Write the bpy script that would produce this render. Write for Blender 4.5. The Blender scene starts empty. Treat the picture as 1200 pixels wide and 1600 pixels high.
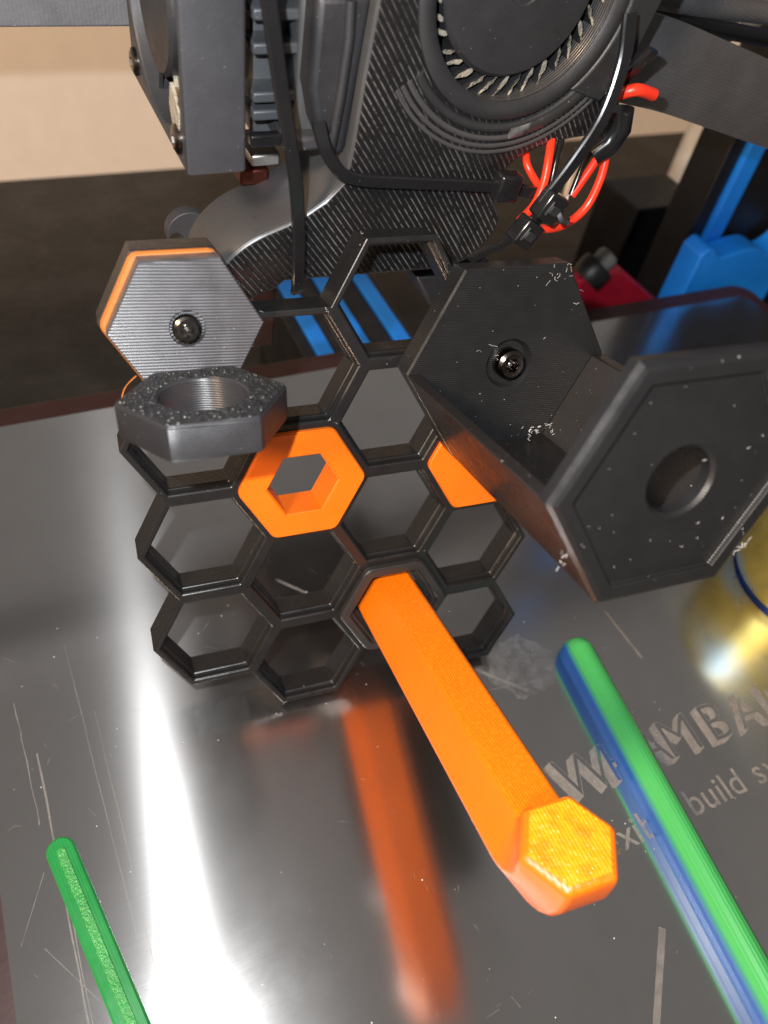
import bpy, bmesh, math, random
from mathutils import Vector, Matrix
random.seed(7)
S = bpy.context.scene
COL = S.collection
K = 0.001                                    # every length below is in millimetres
sin, cos, pi, R = math.sin, math.cos, math.pi, math.radians

# ------------------------------------------------------------------ camera
CAMH = 175.16
RIGHT = Vector((0.905257, -0.403081, 0.134295))
DOWN = Vector((-0.231340, -0.732766, -0.639950))
FWD = Vector((0.356359, 0.548251, -0.756591))
cam = bpy.data.cameras.new('camera')
camo = bpy.data.objects.new('camera', cam); COL.objects.link(camo)
m = Matrix.Identity(4)
for i in range(3):
    m[i][0] = RIGHT[i]; m[i][1] = -DOWN[i]; m[i][2] = -FWD[i]
m[2][3] = CAMH * K
camo.matrix_world = m
cam.sensor_fit = 'VERTICAL'; cam.sensor_height = 36; cam.lens = 27
cam.clip_start = 0.005; cam.clip_end = 20
cam.dof.use_dof = True; cam.dof.focus_distance = 0.155; cam.dof.aperture_fstop = 17
S.camera = camo

# ------------------------------------------------------------------ light
w = bpy.data.worlds.new('World'); S.world = w; w.use_nodes = True
bg = w.node_tree.nodes['Background']
bg.inputs[0].default_value = (0.165, 0.154, 0.147, 1); bg.inputs[1].default_value = 1.0
def lamp(name, kind, loc, power, color, size=None, aim=None):
    l = bpy.data.lights.new(name, kind); l.energy = power; l.color = color
    o = bpy.data.objects.new(name, l); COL.objects.link(o); o.location = Vector(loc) * K
    if kind == 'AREA': l.shape = 'DISK'; l.size = size * K
    if kind == 'POINT': l.shadow_soft_size = size * K
    if aim: o.rotation_euler = (Vector(aim) - Vector(loc)).to_track_quat('-Z', 'Y').to_euler()
    return o
flash_at = Vector((0, 0, CAMH)) - DOWN * 15 - RIGHT * 13
lamp('phone_flash', 'POINT', flash_at, 1.75, (0.94, 0.97, 1.0), 1.6)
lamp('room_lamp', 'AREA', (-1500, -800, 1500), 66, (1.0, 0.70, 0.45), 400, (150, 480, 0))
S.view_settings.view_transform = 'Standard'; S.view_settings.look = 'None'
S.view_settings.exposure = 0; S.view_settings.gamma = 1
S.view_settings.use_curve_mapping = False

# ------------------------------------------------------------------ helpers
def at(px, py, Y):
    """millimetre point at depth Y that was measured at (px, py) of the 1200x1600 photograph"""
    v = RIGHT * (px - 600) + DOWN * (py - 800) + FWD * 1200
    k = Y / v.y
    return Vector((v.x * k, Y, CAMH + v.z * k))
# frame of the leaning honeycomb: x along it, y up it, z out of its face
BR = Matrix(((0.994885, 0.036524, -0.094185), (-0.101012, 0.349309, -0.931547), (-0.001124, 0.936295, 0.351211)))
BT = Vector((64.659, 115.723, 113.323))
PITCH = 23.6; SIDE = PITCH / math.sqrt(3)
def cell(c, r):
    """centre of a honeycomb cell: column letter, level counted down from the top"""
    i = 'ABCD'.index(c)
    return Vector(((i - 2) * 1.5 * SIDE, -(r + (0.5 if i % 2 else 0)) * PITCH, 0))

def link(name, mesh, mat, parent=None):
    o = bpy.data.objects.new(name, mesh); COL.objects.link(o)
    if mat is not None:
        for mm in (mat if isinstance(mat, (list, tuple)) else [mat]): mesh.materials.append(mm)
    if parent is not None: o.parent = parent
    return o
def tag(o, label, cat, group=None):
    o['label'] = label; o['category'] = cat
    if group: o['group'] = group
    return o
def empty(name, label, cat, loc=(0, 0, 0), rot=None, group=None):
    o = bpy.data.objects.new(name, None); COL.objects.link(o); o.empty_display_size = 0.01
    M = (rot.to_4x4() if rot is not None else Matrix.Identity(4)); M.translation = Vector(loc) * K
    o.matrix_world = M
    return tag(o, label, cat, group)
def on_board(name, label, cat, anchor, group=None):
    return empty(name, label, cat, BR @ Vector(anchor) + BT, BR, group)
def mesh_from(verts, faces, smooth=35, name='m'):
    me = bpy.data.meshes.new(name)
    me.from_pydata([Vector(v) * K for v in verts], [], faces)
    bm = bmesh.new(); bm.from_mesh(me)
    bmesh.ops.recalc_face_normals(bm, faces=bm.faces); bm.to_mesh(me); bm.free()
    if smooth is not None:
        me.shade_smooth(); me.set_sharp_from_angle(angle=R(smooth))
    me.update(); return me
def join(parts):
    V, F = [], []
    for v, f in parts:
        n = len(V); V += list(v); F += [tuple(i + n for i in q) for q in f]
    return V, F
def mk(name, vf, mat, parent=None, smooth=35, bevel=0, seg=2):
    o = link(name, mesh_from(vf[0], vf[1], smooth, name), mat, parent)
    if bevel:
        b = o.modifiers.new('bevel', 'BEVEL'); b.width = bevel * K; b.segments = seg
        b.limit_method = 'ANGLE'; b.angle_limit = R(35); b.harden_normals = False
    return o
def hexr(t, rad, rnd=0.0):
    a = (t % (pi / 3)) - pi / 6
    r = rad * cos(pi / 6) / cos(a)
    return min(r, rad * (1 - rnd)) if rnd else r
def loft(loops, N=96, cap0=True, cap1=True, centre=(0, 0), close=False):
    """loops: (kind, radius, height[, rounding]) stacked from first to last, hexagons or circles"""
    V, F = [], []
    for L in loops:
        kind, rad, z = L[:3]; rnd = L[3] if len(L) > 3 else 0
        off = L[4] if len(L) > 4 else (0, 0)
        for i in range(N):
            t = 2 * pi * i / N
            r = rad if kind == 'c' else hexr(t, rad, rnd)
            V.append((centre[0] + off[0] + r * cos(t), centre[1] + off[1] + r * sin(t), z))
    n = len(loops)
    for k in range(n if close else n - 1):
        a, b = k * N, ((k + 1) % n) * N
        for i in range(N):
            j = (i + 1) % N
            F.append((a + i, a + j, b + j, b + i))
    if not close:
        if cap0: F.append(tuple(reversed(range(N))))
        if cap1: F.append(tuple((n - 1) * N + i for i in range(N)))
    return V, F
def box(x0, x1, y0, y1, z0, z1):
    V = [(x, y, z) for z in (z0, z1) for y in (y0, y1) for x in (x0, x1)]
    return V, [(0, 2, 3, 1), (4, 5, 7, 6), (0, 1, 5, 4), (2, 6, 7, 3), (0, 4, 6, 2), (1, 3, 7, 5)]
def prism(poly, y0, y1):
    """outline in X, Z pushed along Y"""
    n = len(poly)
    V = [(x, y0, z) for x, z in poly] + [(x, y1, z) for x, z in poly]
    F = [tuple(range(n)), tuple(reversed(range(n, 2 * n)))]
    F += [(i, (i + 1) % n, n + (i + 1) % n, n + i) for i in range(n)]
    return V, F
def prism_z(poly, z0, z1):
    n = len(poly)
    V = [(x, y, z0) for x, y in poly] + [(x, y, z1) for x, y in poly]
    F = [tuple(reversed(range(n))), tuple(range(n, 2 * n))]
    F += [(i, (i + 1) % n, n + (i + 1) % n, n + i) for i in range(n)]
    return V, F
def spline(pts, n=8):
    """Catmull-Rom through the points"""
    P = [Vector(p) for p in pts]; P = [P[0] * 2 - P[1]] + P + [P[-1] * 2 - P[-2]]
    out = []
    for i in range(1, len(P) - 2):
        for k in range(n):
            t = k / n; a, b, c, d = P[i - 1], P[i], P[i + 1], P[i + 2]
            out.append(0.5 * ((2 * b) + (c - a) * t + (2 * a - 5 * b + 4 * c - d) * t * t + (3 * b - 3 * c + d - a) * t ** 3))
    out.append(P[-2]); return out
def sweep(path, section, up=(0, -1, 0), taper=None):
    """section: closed outline in (side, up) pushed along the path"""
    P = [Vector(p) for p in path]; V, F = [], []; n = len(section); up = Vector(up)
    for i, p in enumerate(P):
        d = (P[min(i + 1, len(P) - 1)] - P[max(i - 1, 0)]).normalized()
        s = d.cross(up)
        s = s.normalized() if s.length > 1e-4 else d.orthogonal().normalized()
        u = s.cross(d)
        k = taper(i / (len(P) - 1)) if taper else 1
        for a, b in section: V.append(p + s * a * k + u * b * k)
    for i in range(len(P) - 1):
        for j in range(n):
            k = (j + 1) % n
            F.append((i * n + j, i * n + k, (i + 1) * n + k, (i + 1) * n + j))
    F.append(tuple(reversed(range(n)))); F.append(tuple((len(P) - 1) * n + j for j in range(n)))
    return V, F
def circ(r, n=12): return [(r * cos(2 * pi * i / n), r * sin(2 * pi * i / n)) for i in range(n)]
def strap(wd, th): 
    b = th * 0.3
    return [(-wd/2, -th/2), (wd/2, -th/2), (wd/2, th/2 - b), (wd/2 - b, th/2), (-wd/2 + b, th/2), (-wd/2, th/2 - b)]
def curve_mesh(splines, extrude, bevel=0, res=2):
    """flat outlines (the inner ones are holes) with thickness; X, Y in mm, thickness along Z"""
    c = bpy.data.curves.new('c', 'CURVE'); c.dimensions = '2D'; c.fill_mode = 'BOTH'
    c.extrude = max(extrude - bevel, 0); c.bevel_depth = bevel; c.bevel_resolution = res; c.offset = -bevel
    for pts in splines:
        s = c.splines.new('POLY'); s.points.add(len(pts) - 1); s.use_cyclic_u = True
        for q, (x, y) in zip(s.points, pts): q.co = (x, y, 0, 1)
    o = bpy.data.objects.new('c', c)
    me = bpy.data.meshes.new_from_object(o)
    bpy.data.objects.remove(o); bpy.data.curves.remove(c)
    V = [tuple(v.co) for v in me.vertices]; F = [tuple(p.vertices) for p in me.polygons]
    bpy.data.meshes.remove(me); return V, F
def to_xz(vf, Y):
    return [(x, Y - z, y) for x, y, z in vf[0]], vf[1]
def move(vf, d):
    return [(x + d[0], y + d[1], z + d[2]) for x, y, z in vf[0]], vf[1]
def xform(vf, M):
    return [tuple(M @ Vector(v)) for v in vf[0]], vf[1]

# ------------------------------------------------------------------ materials
def new_mat(name):
    M = bpy.data.materials.new(name); M.use_nodes = True
    return M, M.node_tree, M.node_tree.nodes['Principled BSDF']
def nd(t, kind, **kw):
    n = t.nodes.new(kind)
    for k, v in kw.items(): setattr(n, k, v)
    return n
def val(t, op, a, b=None, c=None):
    n = nd(t, 'ShaderNodeMath', operation=op)
    for i, x in enumerate((a, b, c)):
        if x is None: continue
        if hasattr(x, 'is_linked'): t.links.new(x, n.inputs[i])
        else: n.inputs[i].default_value = x
    return n.outputs[0]
def noise(t, vec, scale, detail=2, rough=0.5):
    n = nd(t, 'ShaderNodeTexNoise'); n.inputs['Scale'].default_value = scale
    n.inputs['Detail'].default_value = detail; n.inputs['Roughness'].default_value = rough
    t.links.new(vec, n.inputs['Vector']); return n.outputs[0]
def ramp(t, x, stops):
    n = nd(t, 'ShaderNodeValToRGB'); t.links.new(x, n.inputs[0])
    e = n.color_ramp.elements
    while len(e) < len(stops): e.new(0.5)
    for q, (p, c) in zip(e, stops):
        q.position = p; q.color = (c, c, c, 1) if not isinstance(c, tuple) else (*c, 1)
    return n.outputs[0]
def mixc(t, f, a, b):
    n = nd(t, 'ShaderNodeMix', data_type='RGBA')
    if hasattr(f, 'is_linked'): t.links.new(f, n.inputs[0])
    else: n.inputs[0].default_value = f
    for i, x in ((6, a), (7, b)):
        if hasattr(x, 'is_linked'): t.links.new(x, n.inputs[i])
        else: n.inputs[i].default_value = (*x, 1)
    return n.outputs[2]
def stripes(t, co, axis, spacing, wobble=0.0):
    """ridges across the axis, one every `spacing` mm, 0..1"""
    dp = nd(t, 'ShaderNodeVectorMath', operation='DOT_PRODUCT'); t.links.new(co, dp.inputs[0])
    a = Vector(axis).normalized(); dp.inputs[1].default_value = a * (1000 / spacing) * 2 * pi
    x = dp.outputs['Value']
    if wobble: x = val(t, 'ADD', x, val(t, 'MULTIPLY', noise(t, co, 60, 2), wobble))
    return val(t, 'MULTIPLY_ADD', val(t, 'SINE', x), 0.5, 0.5)
def plastic(name, col, rough=0.38, lines=(), depth=0.04, grain=0.02, grain_scale=900, dust=0.5, sss=0,
            vary=0.25, spec=0.5, patch=None, metallic=0, rough_var=0.15):
    M, t, b = new_mat(name)
    tc = nd(t, 'ShaderNodeTexCoord'); co = tc.outputs['Object']
    base = mixc(t, ramp(t, noise(t, co, 90, 4, 0.6), [(0.3, 0.0), (0.7, 1.0)]), col, tuple(c * (1 - vary) for c in col))
    if patch:                                  # a second colour in soft blotches
        base = mixc(t, ramp(t, noise(t, co, patch[1], 3), [(0.45, 0.0), (0.65, 1.0)]), base, patch[0])
    if dust:                                   # pale specks of lint and plastic crumbs
        for sc, th in ((330, 0.040), (850, 0.065)):
            v = nd(t, 'ShaderNodeTexVoronoi'); v.inputs['Scale'].default_value = sc; t.links.new(co, v.inputs['Vector'])
            sel = val(t, 'GREATER_THAN', noise(t, co, sc * 0.7, 1), 0.57)
            near = val(t, 'LESS_THAN', v.outputs['Distance'], th)
            base = mixc(t, val(t, 'MULTIPLY', val(t, 'MULTIPLY', sel, near), dust), base, (0.42, 0.41, 0.40))
    t.links.new(base, b.inputs['Base Color'])
    b.inputs['Metallic'].default_value = metallic
    b.inputs['Specular IOR Level'].default_value = spec
    rr = val(t, 'MULTIPLY_ADD', noise(t, co, 260, 3), rough_var * 2, rough - rough_var)
    t.links.new(rr, b.inputs['Roughness'])
    if sss:
        b.inputs['Subsurface Weight'].default_value = sss; b.inputs['Subsurface Scale'].default_value = 0.0015
        b.inputs['Subsurface Radius'].default_value = (1.0, 0.5, 0.2)
    h = None
    for ax, sp, a in lines:
        x = val(t, 'MULTIPLY', stripes(t, co, ax, sp, 0.6), a)
        h = x if h is None else val(t, 'ADD', h, x)
    g = val(t, 'MULTIPLY', noise(t, co, grain_scale, 3, 0.7), grain / max(depth, 1e-6))
    h = g if h is None else val(t, 'ADD', h, g)
    bu = nd(t, 'ShaderNodeBump'); bu.inputs['Strength'].default_value = 1.0
    bu.inputs['Distance'].default_value = depth * K
    t.links.new(h, bu.inputs['Height']); t.links.new(bu.outputs[0], b.inputs['Normal'])
    return M
BLACK = (0.020, 0.019, 0.019)
M_honey = plastic('black_print_honeycomb', (0.0115, 0.0113, 0.0118), 0.30, [((0, 0, 1), 0.55, 1)], 0.06, 0.02, dust=0.45)
M_plate_lines = plastic('black_print_ridged', (0.060, 0.060, 0.066), 0.32, [((0.06, 1, 0), 0.52, 1)], 0.10, 0.012, dust=0.7, spec=0.9)
M_nut_lines = plastic('black_print_layers', (0.028, 0.028, 0.031), 0.32, [((0.03, 1, 0), 0.42, 1)], 0.08, 0.012, dust=0.6)
M_nut_top = plastic('black_print_scarred', (0.019, 0.019, 0.020), 0.36, [], 0.55, 0.9, 420, dust=0.2)
M_bin = plastic('black_print_bin', (0.0115, 0.0118, 0.0125), 0.37, [((0.05, 1, 0), 0.42, 1.0)], 0.03, 0.03, dust=0.9)
M_binwall = plastic('black_print_bin_wall', (0.016, 0.014, 0.0135), 0.30, [((0, 0, 1), 0.45, 1)], 0.03, 0.012, dust=1.0)
M_shroud = None
M_collar = plastic('black_print_collar', (0.028, 0.025, 0.024), 0.34, [((0, 0, 1), 0.45, 1)], 0.05, 0.02, dust=0.5)
M_matte = plastic('black_moulded_plastic', (0.020, 0.020, 0.022), 0.5, [], 0.05, 0.05, 1500, dust=0.35)
M_gloss = plastic('black_glossy_nylon', (0.010, 0.010, 0.011), 0.22, [], 0.02, 0.01, 300, dust=0.3, rough_var=0.06)
M_greymould = plastic('dark_grey_moulded', (0.034, 0.035, 0.040), 0.5, [], 0.05, 0.05, 1500, dust=0.4)
M_fin = plastic('dark_grey_anodised', (0.055, 0.060, 0.066), 0.42, [], 0.04, 0.02, 900, dust=0.5)
M_orange = plastic('orange_print', (0.78, 0.150, 0.0035), 0.36, [((1, 0.6, 0.0), 0.55, 0.8)], 0.03, 0.03, 700, dust=0, sss=0.25,
                   vary=0.10)
M_orange_ring = plastic('orange_print_insert', (0.76, 0.145, 0.004), 0.33, [((0, 0, 1), 0.4, 1)], 0.05, 0.05, 700, dust=0, sss=0.2,
                        vary=0.12)
M_orange_face = plastic('orange_print_sparkling', (0.80, 0.165, 0.004), 0.24, [((1, 0, 0), 0.5, 1.0)], 0.05, 0.09, 1500, dust=0, sss=0.15, patch=((0.82, 0.20, 0.006), 1500),  # sparkle put into the colour as brighter orange specks
                        vary=0.06)
M_cap_top = plastic('golden_infill', (0.90, 0.33, 0.008), 0.24, [((1, 0.15, 0), 0.6, 0.5)], 0.14, 0.30, 1000, dust=0, sss=0.3,
                    vary=0.12, patch=((0.90, 0.22, 0.006), 300))
M_orange_shade_strand = plastic('orange_print_shade_and_strand', (0.42, 0.135, 0.02), 0.5, [((0, 0, 1), 0.4, 1)], 0.05, 0.05, 700, dust=0.4, vary=0.2)  # weak light on the insert rim painted as duller orange; also colours the strand
M_red = plastic('red_wire_insulation', (0.80, 0.035, 0.012), 0.32, [], 0.02, 0.01, dust=0, vary=0.1)
M_whitew = plastic('white_wire_insulation', (0.55, 0.52, 0.50), 0.4, [], 0.02, 0.01, dust=0, vary=0.1)
M_dust = plastic('grey_beige_dust', (0.36, 0.325, 0.26), 0.9, [], 0.5, 0.9, 800, dust=0, vary=0.35, spec=0.1)
M_lint = plastic('pale_lint', (0.55, 0.54, 0.53), 0.8, [], 0.02, 0.0, dust=0, vary=0.2, spec=0.2)
M_blue = plastic('blue_plastic', (0.008, 0.24, 0.92), 0.45, [], 0.05, 0.02, dust=0, vary=0.12)
M_bluestrip = plastic('blue_slot_cover', (0.008, 0.21, 0.85), 0.5, [], 0.05, 0.02, dust=0, vary=0.12)
M_redpart = plastic('crimson_plastic', (0.50, 0.010, 0.035), 0.45, [], 0.05, 0.02, dust=0)
M_post = plastic('black_anodised_extrusion', (0.006, 0.006, 0.007), 0.45, [], 0.04, 0.02, dust=0.2)
M_wall = plastic('cream_wall_paint', (0.90, 0.82, 0.74), 0.8, [], 0.2, 0.1, 60, dust=0, vary=0.05, spec=0.2)
M_desk = plastic('dark_worn_desk', (0.0075, 0.0088, 0.0108), 0.5, [], 0.25, 0.3, 160, dust=0.25, vary=0.5, patch=((0.016, 0.017, 0.019), 45))
M_bed = plastic('dark_maroon_bed_edge', (0.032, 0.012, 0.011), 0.5, [], 0.05, 0.03, dust=0.1)
M_white = plastic('white_plastic', (0.62, 0.62, 0.62), 0.5, [], 0.02, 0.01, dust=0)
M_grey = plastic('grey_rubber', (0.16, 0.165, 0.155), 0.6, [], 0.02, 0.01, dust=0)
M_beige = plastic('beige_card', (0.50, 0.42, 0.33), 0.8, [], 0.02, 0.01, dust=0)
M_screw, t, b = new_mat('dark_steel_screw')
b.inputs['Base Color'].default_value = (0.13, 0.115, 0.105, 1); b.inputs['Metallic'].default_value = 1; b.inputs['Roughness'].default_value = 0.22
M_copper, t, b = new_mat('copper_block')
b.inputs['Base Color'].default_value = (0.20, 0.06, 0.04, 1); b.inputs['Metallic'].default_value = 1; b.inputs['Roughness'].default_value = 0.4
M_silver, t, b = new_mat('bright_metal')
b.inputs['Base Color'].default_value = (0.7, 0.69, 0.66, 1); b.inputs['Metallic'].default_value = 1; b.inputs['Roughness'].default_value = 0.28

def shroud_material():
    """printed front skin: shiny diagonal beads, broken into dashes, on black"""
    M, t, b = new_mat('black_print_diagonal_beads')
    tc = nd(t, 'ShaderNodeTexCoord'); co = tc.outputs['Object']
    s0 = stripes(t, co, (0.80, 0, 0.60), 1.05, 0.5)
    s = val(t, 'POWER', s0, 3.0)
    h = val(t, 'ADD', val(t, 'MULTIPLY', s, 0.6), val(t, 'MULTIPLY', noise(t, co, 1300, 2), 0.30))
    glint = val(t, 'MULTIPLY', val(t, 'POWER', s0, 9.0), ramp(t, noise(t, co, 900, 3), [(0.34, 0.0), (0.58, 1.0)]))  # glints on the bead crests painted as pale broken dashes
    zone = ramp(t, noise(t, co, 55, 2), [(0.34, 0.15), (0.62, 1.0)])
    t.links.new(mixc(t, val(t, 'MULTIPLY', glint, zone), (0.008, 0.008, 0.0085), (0.13, 0.13, 0.128)), b.inputs['Base Color'])
    bu = nd(t, 'ShaderNodeBump'); bu.inputs['Distance'].default_value = 0.14 * K
    t.links.new(h, bu.inputs['Height']); t.links.new(bu.outputs[0], b.inputs['Normal'])
    b.inputs['Roughness'].default_value = 0.26; b.inputs['Specular IOR Level'].default_value = 0.7
    return M
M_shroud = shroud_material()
M_nose = plastic('black_print_curved_layers', (0.050, 0.049, 0.050), 0.33, [((0, 1, 0), 0.60, 1)], 0.11, 0.015, dust=0.5)

def steel_material():
    M, t, b = new_mat('brushed_steel')
    tc = nd(t, 'ShaderNodeTexCoord'); co = tc.outputs['Object']
    mp = nd(t, 'ShaderNodeMapping'); t.links.new(co, mp.inputs[0])
    mp.inputs['Rotation'].default_value = (0, 0, R(-6)); mp.inputs['Scale'].default_value = (14, 1500, 1)
    brush = noise(t, mp.outputs[0], 1.0, 3)
    smear = noise(t, co, 22, 7, 0.68)
    col = mixc(t, ramp(t, smear, [(0.35, 0), (0.7, 1)]), (0.80, 0.78, 0.76), (0.69, 0.67, 0.65))
    bu = nd(t, 'ShaderNodeBump'); bu.inputs['Distance'].default_value = 0.0035 * K; bu.inputs['Strength'].default_value = 1
    t.links.new(brush, bu.inputs['Height'])
    tg = nd(t, 'ShaderNodeTangent', direction_type='UV_MAP'); tg.uv_map = 'UVMap'
    # clear mirror-like lobe
    b.inputs['Metallic'].default_value = 1; b.inputs['Roughness'].default_value = 0.17
    b.inputs['Anisotropic'].default_value = 0.45
    t.links.new(val(t, 'MULTIPLY_ADD', smear, 0.15, 0.085), b.inputs['Roughness'])
    t.links.new(col, b.inputs['Base Color']); t.links.new(tg.outputs[0], b.inputs['Tangent']); t.links.new(bu.outputs[0], b.inputs['Normal'])
    # the brushing: a long streak across the grain
    b2 = nd(t, 'ShaderNodeBsdfAnisotropic')
    b2.distribution = 'GGX'; b2.inputs['Roughness'].default_value = 0.24; b2.inputs['Anisotropy'].default_value = -0.73
    t.links.new(col, b2.inputs['Color']); t.links.new(tg.outputs[0], b2.inputs['Tangent']); t.links.new(bu.outputs[0], b2.inputs['Normal'])
    mx = nd(t, 'ShaderNodeMixShader'); mx.inputs[0].default_value = 0.33
    t.links.new(b.outputs[0], mx.inputs[1]); t.links.new(b2.outputs[0], mx.inputs[2])
    t.links.new(mx.outputs[0], t.nodes['Material Output'].inputs['Surface'])
    return M
M_steel = steel_material()
def etched(name, col, alpha, rough=0.55, lo=0.45):
    M, t, b = new_mat(name)
    tc = nd(t, 'ShaderNodeTexCoord'); co = tc.outputs['Object']
    b.inputs['Base Color'].default_value = (*col, 1); b.inputs['Roughness'].default_value = rough; b.inputs['Metallic'].default_value = 0.0
    a = ramp(t, noise(t, co, 380, 4, 0.7), [(0.38, alpha * lo), (0.68, alpha)])
    t.links.new(a, b.inputs['Alpha'])
    return M
M_etch = etched('etched_frost', (0.27, 0.255, 0.24), 0.9)
M_scratch = etched('worn_scratch', (0.36, 0.345, 0.33), 0.42)
M_glue = etched('dried_glue_film', (0.30, 0.28, 0.27), 0.45, lo=0.0)

def green_bar_material():
    """two-tone filament: green seen from above, blue seen from its left"""
    M, t, b = new_mat('green_blue_two_tone')
    tc = nd(t, 'ShaderNodeTexCoord')
    sx = nd(t, 'ShaderNodeSeparateXYZ'); t.links.new(tc.outputs['Normal'], sx.inputs[0])
    f = ramp(t, val(t, 'MULTIPLY', sx.outputs[0], -1), [(0.45, 0), (0.92, 1)])
    sz = nd(t, 'ShaderNodeSeparateXYZ'); t.links.new(tc.outputs['Object'], sz.inputs[0])
    low = ramp(t, val(t, 'MULTIPLY', sz.outputs[2], 100), [(0.42, 1), (0.66, 0)])
    f = val(t, 'MULTIPLY', f, low)
    t.links.new(mixc(t, f, (0.060, 0.38, 0.10), (0.006, 0.075, 0.30)), b.inputs['Base Color'])
    b.inputs['Roughness'].default_value = 0.42; b.inputs['Specular IOR Level'].default_value = 0.3
    b.inputs['Subsurface Weight'].default_value = 0.2; b.inputs['Subsurface Scale'].default_value = 0.001
    h = stripes(t, tc.outputs['Object'], (1, 0, 0.3), 0.8, 0.3)
    bu = nd(t, 'ShaderNodeBump'); bu.inputs['Distance'].default_value = 0.06 * K
    t.links.new(h, bu.inputs['Height']); t.links.new(bu.outputs[0], b.inputs['Normal'])
    return M
M_gbar = green_bar_material()
M_gflat = plastic('green_print', (0.018, 0.24, 0.055), 0.30, [((1, 0, 0), 0.62, 1)], 0.04, 0.02, dust=0, sss=0.2, vary=0.2)
M_gcore = plastic('green_print_bubbled', (0.05, 0.33, 0.075), 0.22, [], 0.20, 0.5, 1100, dust=0, sss=0.2, vary=0.3)
M_gold = plastic('gold_silk_print', (0.50, 0.46, 0.14), 0.32, [((0, 0, 1), 0.5, 1)], 0.05, 0.02, dust=0, metallic=0.7, vary=0.35, patch=((0.30, 0.46, 0.60), 45))
M_bluesilk = plastic('blue_silk_print', (0.006, 0.035, 0.22), 0.3, [], 0.03, 0.01, dust=0, metallic=0.3)

# ------------------------------------------------------------------ the setting
DESK = -70
def struct(name, vf, mat):
    o = mk(name, vf, mat, None, None); o['kind'] = 'structure'; return o
struct('desk', box(-700, 1300, -500, 478, DESK - 20, DESK), M_desk)
struct('wall', box(-700, 1300, 476.5, 500, DESK - 19, 70), M_wall)

# heated bed under the plate
def rrect(x0, x1, y0, y1, r, n=8):
    P = []
    for cx, cy, a0 in ((x1 - r, y1 - r, 0), (x0 + r, y1 - r, 90), (x0 + r, y0 + r, 180), (x1 - r, y0 + r, 270)):
        for k in range(n + 1):
            a = R(a0 + 90 * k / n); P.append((cx + r * cos(a), cy + r * sin(a)))
    return P
bed = mk('heated_bed', prism_z(rrect(-44, 298, -126, 203, 9), -6.0, -1.4), M_bed, None, 30, 0.6)
tag(bed, 'dark maroon heated bed whose edge shows behind the steel sheet', 'printer bed')

plate = empty('build_plate', 'reflective brushed steel build plate with etched lettering and scratches', 'build plate', (129, 38, -1.35))
def plate_sheet():
    vf = prism_z(rrect(-32.4 - 129, 290 - 129, -117 - 38, 193.3 - 38, 6), 0, 1.35)
    me = mesh_from(vf[0], vf[1], 30, 'sheet')
    uv = me.uv_layers.new(name='UVMap')
    a = R(84)
    for lp in me.loops:
        c = me.vertices[lp.vertex_index].co
        uv.data[lp.index].uv = ((c.x * cos(a) + c.y * sin(a)) * 3, (-c.x * sin(a) + c.y * cos(a)) * 3)
    return me
link('sheet', plate_sheet(), M_steel, plate)
TOP = 1.35
def text_vf(s, size, x, y, shear=0.0, sx=1.0, bold=0.0):
    c = bpy.data.curves.new('t', 'FONT'); c.body = s; c.size = size; c.shear = shear; c.offset = bold
    o = bpy.data.objects.new('t', c); me = bpy.data.meshes.new_from_object(o)
    V = [(v.co.x * sx + x, v.co.y + y, 0) for v in me.vertices]; F = [tuple(p.vertices) for p in me.polygons]
    bpy.data.objects.remove(o); bpy.data.curves.remove(c); bpy.data.meshes.remove(me)
    return V, F
def plate_uv(me):
    uv = me.uv_layers.new(name='UVMap'); a = R(84)
    for lp in me.loops:
        c = me.vertices[lp.vertex_index].co
        uv.data[lp.index].uv = ((c.x * cos(a) + c.y * sin(a)) * 3, (-c.x * sin(a) + c.y * cos(a)) * 3)
def flat(name, vf, mat, z, parent):
    o = mk(name, ([(x, y, z) for x, y, _ in vf[0]], vf[1]), mat, parent, None)
    plate_uv(o.data); 
    for p in o.data.polygons:
        if p.normal.z < 0: p.flip()
    return o
X0, Y0 = 88.2 - 129, 31.6 - 38
# each heading letter: a frosted drop shade with the plain steel face of the letter on it
x = X0
for q, (ch, adv) in enumerate((('W', 13.2), ('H', 9.4), ('A', 8.4), ('M', 13.6), ('B', 10.2), ('A', 10.6), ('M', 12.5))):
    V_, F_ = [], []
    for k in range(10):
        v_, f_ = text_vf(ch, 14.6, x - 0.24 * k, Y0 - 0.10 * k, 0.0, 1.0, 0.0)
        n_ = len(V_); V_ += [(a, b_, TOP + 0.004 + 0.0004 * k + 0.00005 * q) for a, b_, _ in v_]; F_ += [tuple(i + n_ for i in f) for f in f_]
    ta = R(-1.6)
    V_ = [(X0 + (a - X0) * cos(ta) - (b_ - Y0) * sin(ta), Y0 + (a - X0) * sin(ta) + (b_ - Y0) * cos(ta), c_) for a, b_, c_ in V_]
    sh = mk('letter', (V_, F_), M_etch, plate, None)
    for p in sh.data.polygons:
        if p.normal.z < 0: p.flip()
    fv, ff = text_vf(ch, 14.6, x + 0.1, Y0 + 0.05, 0.0, 1.0, -0.20)
    fv = [(X0 + (a - X0) * cos(ta) - (b_ - Y0) * sin(ta), Y0 + (a - X0) * sin(ta) + (b_ - Y0) * cos(ta), 0) for a, b_, c_ in fv]
    flat('letter_face', (fv, ff), M_steel, TOP + 0.010 + 0.0002 * q, sh)   # plain face
    x += adv
x = 85.1 - 129
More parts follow.
